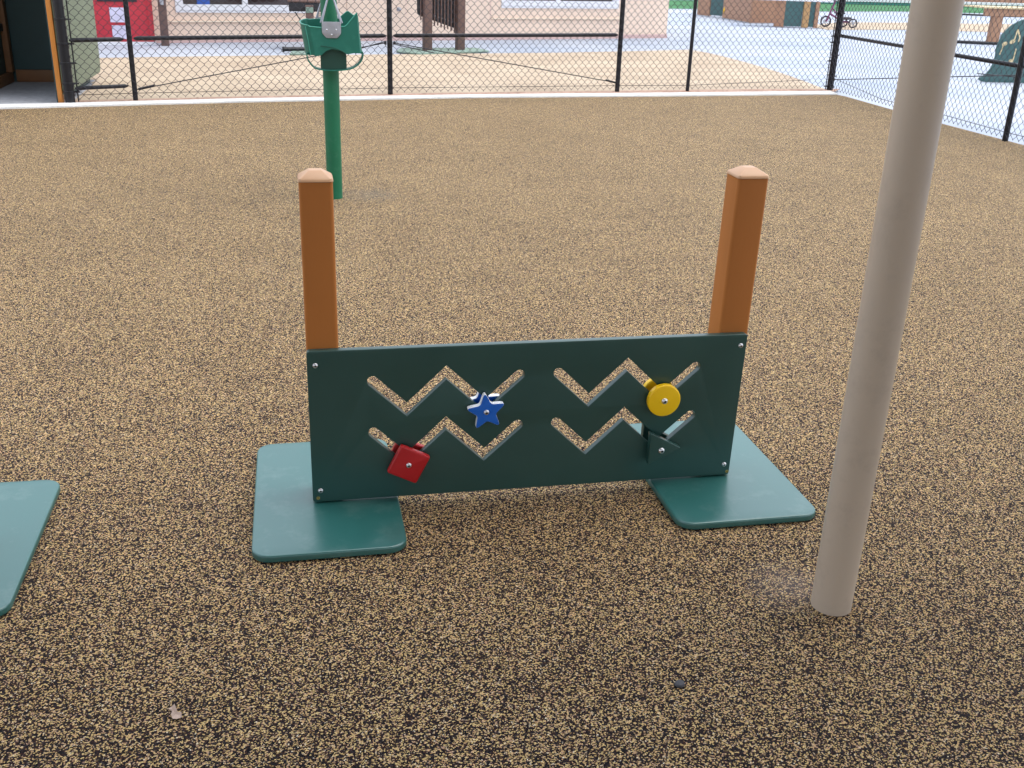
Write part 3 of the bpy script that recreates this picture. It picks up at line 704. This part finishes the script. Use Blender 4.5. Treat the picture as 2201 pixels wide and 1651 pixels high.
wbox('cross_rail', (-2.762, 10.25, .49), (-2.73, 11.39, .56), MT['blackp'], ph, .004)
wbox('corner_post', (-2.012, 9.90, -.01), (-1.970, 9.96, HH), MT['orange'], ph, .005)
me = slab_mesh('side_wall', [rrect(9.915, .075, 11.83, HH, .09, 6, only=(3,))], .022, .003)
me.transform(Matrix(((0, 0, 1, -1.956), (1, 0, 0, 0), (0, 1, 0, 0), (0, 0, 0, 1)))); link('side_wall', me, MT['sage'], ph)
wbox('inner_lining', (-2.035, 9.965, 0), (-2.012, 11.54, HH), MT['dgreen'], ph)
wbox('roof', (-4.7, 9.75, HH+.003), (-1.90, 11.9, HH+.05), MT['dbrown'], ph)
wbox('corner_post', (-4.62, 9.0, -.01), (-4.55, 9.07, HH), MT['orange'], ph, .005)

# ------------------------------------------------------------------ far right playground pieces
fp = empty('play_hut', (11.5, 27, 0), 'long low brown play hut with green panels on the far concrete', 'play hut')
def quad_panel(name, a, c, z0, z1, th, mat, parent):
    A, C_ = Vector(a), Vector(c); t = (C_-A).normalized(); n_ = Vector((-t.y, t.x))*th
    b = MB(); vs = []
    for z in (z0, z1):
        vs.append([b.bm.verts.new((p.x, p.y, z)) for p in (A, C_, C_+n_, A+n_)])
    b.bm.faces.new(vs[0][::-1]); b.bm.faces.new(vs[1])
    for k in range(4): b.bm.faces.new((vs[0][k], vs[0][(k+1) % 4], vs[1][(k+1) % 4], vs[1][k]))
    return b.build(name, mat, parent, sm=False)
quad_panel('upright', (11.30, 29.35), (11.42, 28.75), 0, 1.0, .08, MT['tbrown'], fp)
quad_panel('green_panel', (11.43, 28.70), (11.66, 28.05), .03, 1.0, .05, MT['tgreen'], fp)
quad_panel('side_board', (11.513, 28.007), (11.35, 25.75), 0, .565, .08, MT['tbrown'], fp)
quad_panel('side_board', (11.352, 25.72), (12.13, 25.85), 0, .565, .08, MT['orange'] if False else MT['tbrown'], fp)
quad_panel('top_trim', (11.33, 25.70), (12.16, 25.83), .567, .60, .12, MT['wframe'], fp)
quad_panel('roof_board', (11.3, 29.3), (12.2, 27.5), .99, 1.03, .5, MT['tbrown'], fp)
b = MB(); b.lathe([(.10, 0), (.13, -.02), (.10, -.04), (.02, -.045)], (11.60, 27.9, .19), 'Y', 20); b.build('steering_wheel', MT['yellow'], fp)
fq = empty('play_booth', (11.8, 24.2, 0), 'brown framed play booth with dark green boards right of the low hut', 'play booth')
quad_panel('upright', (11.33, 24.35), (11.52, 24.22), 0, .58, .08, MT['tbrown'], fq)
quad_panel('green_panel', (11.53, 24.24), (11.95, 24.17), .02, .58, .04, MT['tgreen'], fq)
quad_panel('upright', (11.955, 24.13), (12.10, 24.10), 0, .58, .08, MT['ochre'], fq)
quad_panel('side_panel', (12.105, 24.12), (12.22, 24.09), .02, .58, .04, MT['tgreen'], fq)
quad_panel('upright', (12.225, 24.06), (12.31, 24.04), 0, .58, .08, MT['tbrown'], fq)
quad_panel('roof_board', (10.6, 24.45), (12.62, 24.0), .582, .62, .7, MT['wframe'], fq)
# tricycle
tr = empty('tricycle', (13.35, 24.7, 0), 'small purple tricycle parked on the far sand strip by the fence corner post', 'tricycle')
def wheel(c, r, parent, ax=(0, 1)):
    c = Vector(c); b = MB(); X = Vector((.95, -.3, 0)); Z = Vector((0, 0, 1))
    b.tube([c+(X*math.cos(2*math.pi*k/20)+Z*math.sin(2*math.pi*k/20))*r for k in range(20)], r*.18, 8, closed=True)
    wv = b.build('wheel', MT['tyre'], parent)
    b = MB(); 
    for k in range(4):
        e = (X*math.cos(math.pi*k/4)+Z*math.sin(math.pi*k/4))*r; b.tube([c-e, c+e], .008, 6)
    b.build('spokes', MT['galv'], wv)
wheel((12.93, 24.85, .12), .115, tr); wheel((13.50, 24.55, .10), .095, tr); wheel((13.40, 24.85, .10), .095, tr)
b = MB(); b.tube([(12.93, 24.82, .12), (13.0, 24.8, .35), (13.08, 24.78, .60)], .022, 8); b.tube([(13.0, 24.8, .30), (13.28, 24.7, .13), (13.50, 24.7, .12)], .022, 8)
b.tube([(13.05, 24.8, .42), (13.27, 24.72, .15)], .018, 8); b.build('frame', MT['purple'], tr)
b = MB(); b.tube([(12.95, 24.6, .62), (13.08, 24.78, .62), (13.18, 24.98, .62)], .016, 8); b.build('handlebar', MT['tyre'], tr)
b = MB(); b.lathe([(.05, 0), (.13, .02), (.14, .05), (.10, .07)], (13.38, 24.7, .17), 'Z', 16); b.build('seat', MT['tyre'], tr)
# table at far right
tt = empty('picnic_table', (14.6, 20.1, 0), 'reddish brown timber table beyond the right fence, behind the music board', 'table')
quad_panel('leg', (14.12, 20.0), (14.32, 19.98), 0, .53, .14, MT['tbrown'], tt)
quad_panel('apron', (13.90, 20.0), (16.4, 19.72), .53, .67, .08, MT['tbrown'], tt)
quad_panel('table_top', (13.84, 19.96), (16.5, 19.66), .672, .70, 1.0, MT['note'], tt)
quad_panel('leg', (15.9, 20.5), (16.1, 20.48), 0, .53, .14, MT['tbrown'], tt)
# music board
mb = empty('music_board', (9.3, 12.6, 0), 'dark green curved play board with cream music notes beyond the right fence', 'play board')
prof = [(-.26, .03), (-.17, .075), (-.10, .17), (-.075, .30), (-.085, .44), (-.04, .60), (.06, .71), (.20, .785), (.36, .80), (.55, .74), (.72, .58), (.80, .35), (.84, .12), (.92, .03), (.90, -.01), (-.20, -.01)]
me = slab_mesh('board', [round_poly(prof, .05, 4)], .03, .004)
md = math.atan2(-.12, 1)
Mx = Matrix.Translation((9.1356, 12.6419, 0)) @ Matrix.Rotation(md, 4, 'Z')
me.transform(Mx @ XZ); bd = link('board', me, MT['tgreen'], mb)
def note(pts_stem, head, flag=None):
    o = MB()
    def T(x, z, y=-.019): return Mx @ Vector((x, y, z))
    hx, hz, hr = head
    vs = [o.bm.verts.new(T(hx+hr*1.15*math.cos(a), hz+hr*.85*math.sin(a)+hr*.3*math.cos(a))) for a in [2*math.pi*k/14 for k in range(14)]]
    o.bm.faces.new(vs)
    for (a, c, w_) in pts_stem:
        A, C_ = Vector(a), Vector(c); nn = Vector((-(C_-A).y, (C_-A).x)).normalized()*w_
        o.bm.faces.new([o.bm.verts.new(T(p.x, p.y, -.0195)) for p in (A-nn, C_-nn, C_+nn, A+nn)])
    r = bmesh.ops.extrude_face_region(o.bm, geom=o.bm.faces[:])
    nv = [g for g in r['geom'] if isinstance(g, bmesh.types.BMVert)]
    bmesh.ops.translate(o.bm, vec=Mx.to_3x3() @ Vector((0, .0035, 0)), verts=nv)
    o.build('music_note', MT['note'], mb)
note([((-.03, .34), (.0, .46), .006)], (.01, .475, .030))
note([((.13, .52), (.15, .66), .008), ((.15, .655), (.20, .56), .010), ((.20, .56), (.19, .50), .008)], (.11, .505, .032))
note([((.17, .28), (.18, .42), .007)], (.145, .265, .030))
# curved black pipes on the paving, far rail
for pts, lab in (([(12.6, 20.3, .02), (13.3, 19.95, .02), (13.75, 19.72, .02), (14.35, 19.62, .02)], 'thin dark edging strip on the concrete at the leg of the brown table'),
                 ([(21.5, 34.0, .03), (22.6, 33.6, .03), (23.9, 33.1, .03), (25.0, 33.2, .03)], 'distant thin dark edging strip on the far concrete past the brown table')):
    b = MB(); b.tube(pts, .03, 10); tag(b.build('ground_edging', MT['fence']), lab, 'edging')
rl = empty('low_wall', (22, 41, 0), 'long low white-topped teal wall at the back of the turf', 'low wall')
quad_panel('wall', (8, 40.8), (60, 45.0), 0, .10, .3, MT['teal'], rl); quad_panel('coping', (8, 40.75), (60, 44.95), .102, .20, .4, MT['wframe'], rl)
fbld = empty('far_building', (30, 50, 0), 'distant low brown building seen at the top right behind the table', 'building')
quad_panel('wall', (8, 52), (60, 47), 0, 4, .4, MT['tbrown'], fbld)
quad_panel('roof', (7, 51.5), (61, 46.5), 4.01, 4.4, 4, MT['wframe'], fbld)

# ------------------------------------------------------------------ small things on the rubber
b = MB(); o = MB(); pr = [(.0092, 0), (.0106, .003), (.0088, .0065), (.004, .0078), (.0003, .0078)]
o.lathe(pr, (.686, 1.537, 0), 'Z', 14)
for v in o.bm.verts: v.co.x += random.uniform(-.0007, .0007); v.co.y += random.uniform(-.0007, .0007)
tag(o.build('pebble', MT['stone']), 'small round black pebble on the rubber below the play panel', 'pebble')
b.bm.free()
lf = [(-.272, 1.625), (-.266, 1.628), (-.262, 1.616), (-.259, 1.606), (-.252, 1.604), (-.250, 1.592), (-.258, 1.585), (-.266, 1.590), (-.270, 1.600), (-.268, 1.612), (-.276, 1.618)]
b = MB(); vs = [b.bm.verts.new((x, y, .003+.004*abs(math.sin(i*1.3)))) for i, (x, y) in enumerate(lf)]
c = b.bm.verts.new((-.263, 1.605, .0035))
for i in range(len(vs)): b.bm.faces.new((vs[i], vs[(i+1) % len(vs)], c))
q = bmesh.ops.extrude_face_region(b.bm, geom=b.bm.faces[:]); bmesh.ops.translate(b.bm, vec=(0, 0, -.0008), verts=[g for g in q['geom'] if isinstance(g, bmesh.types.BMVert)])
tag(b.build('dry_leaf', MT['leaf']), 'small torn dry leaf lying on the rubber at the lower left', 'leaf')
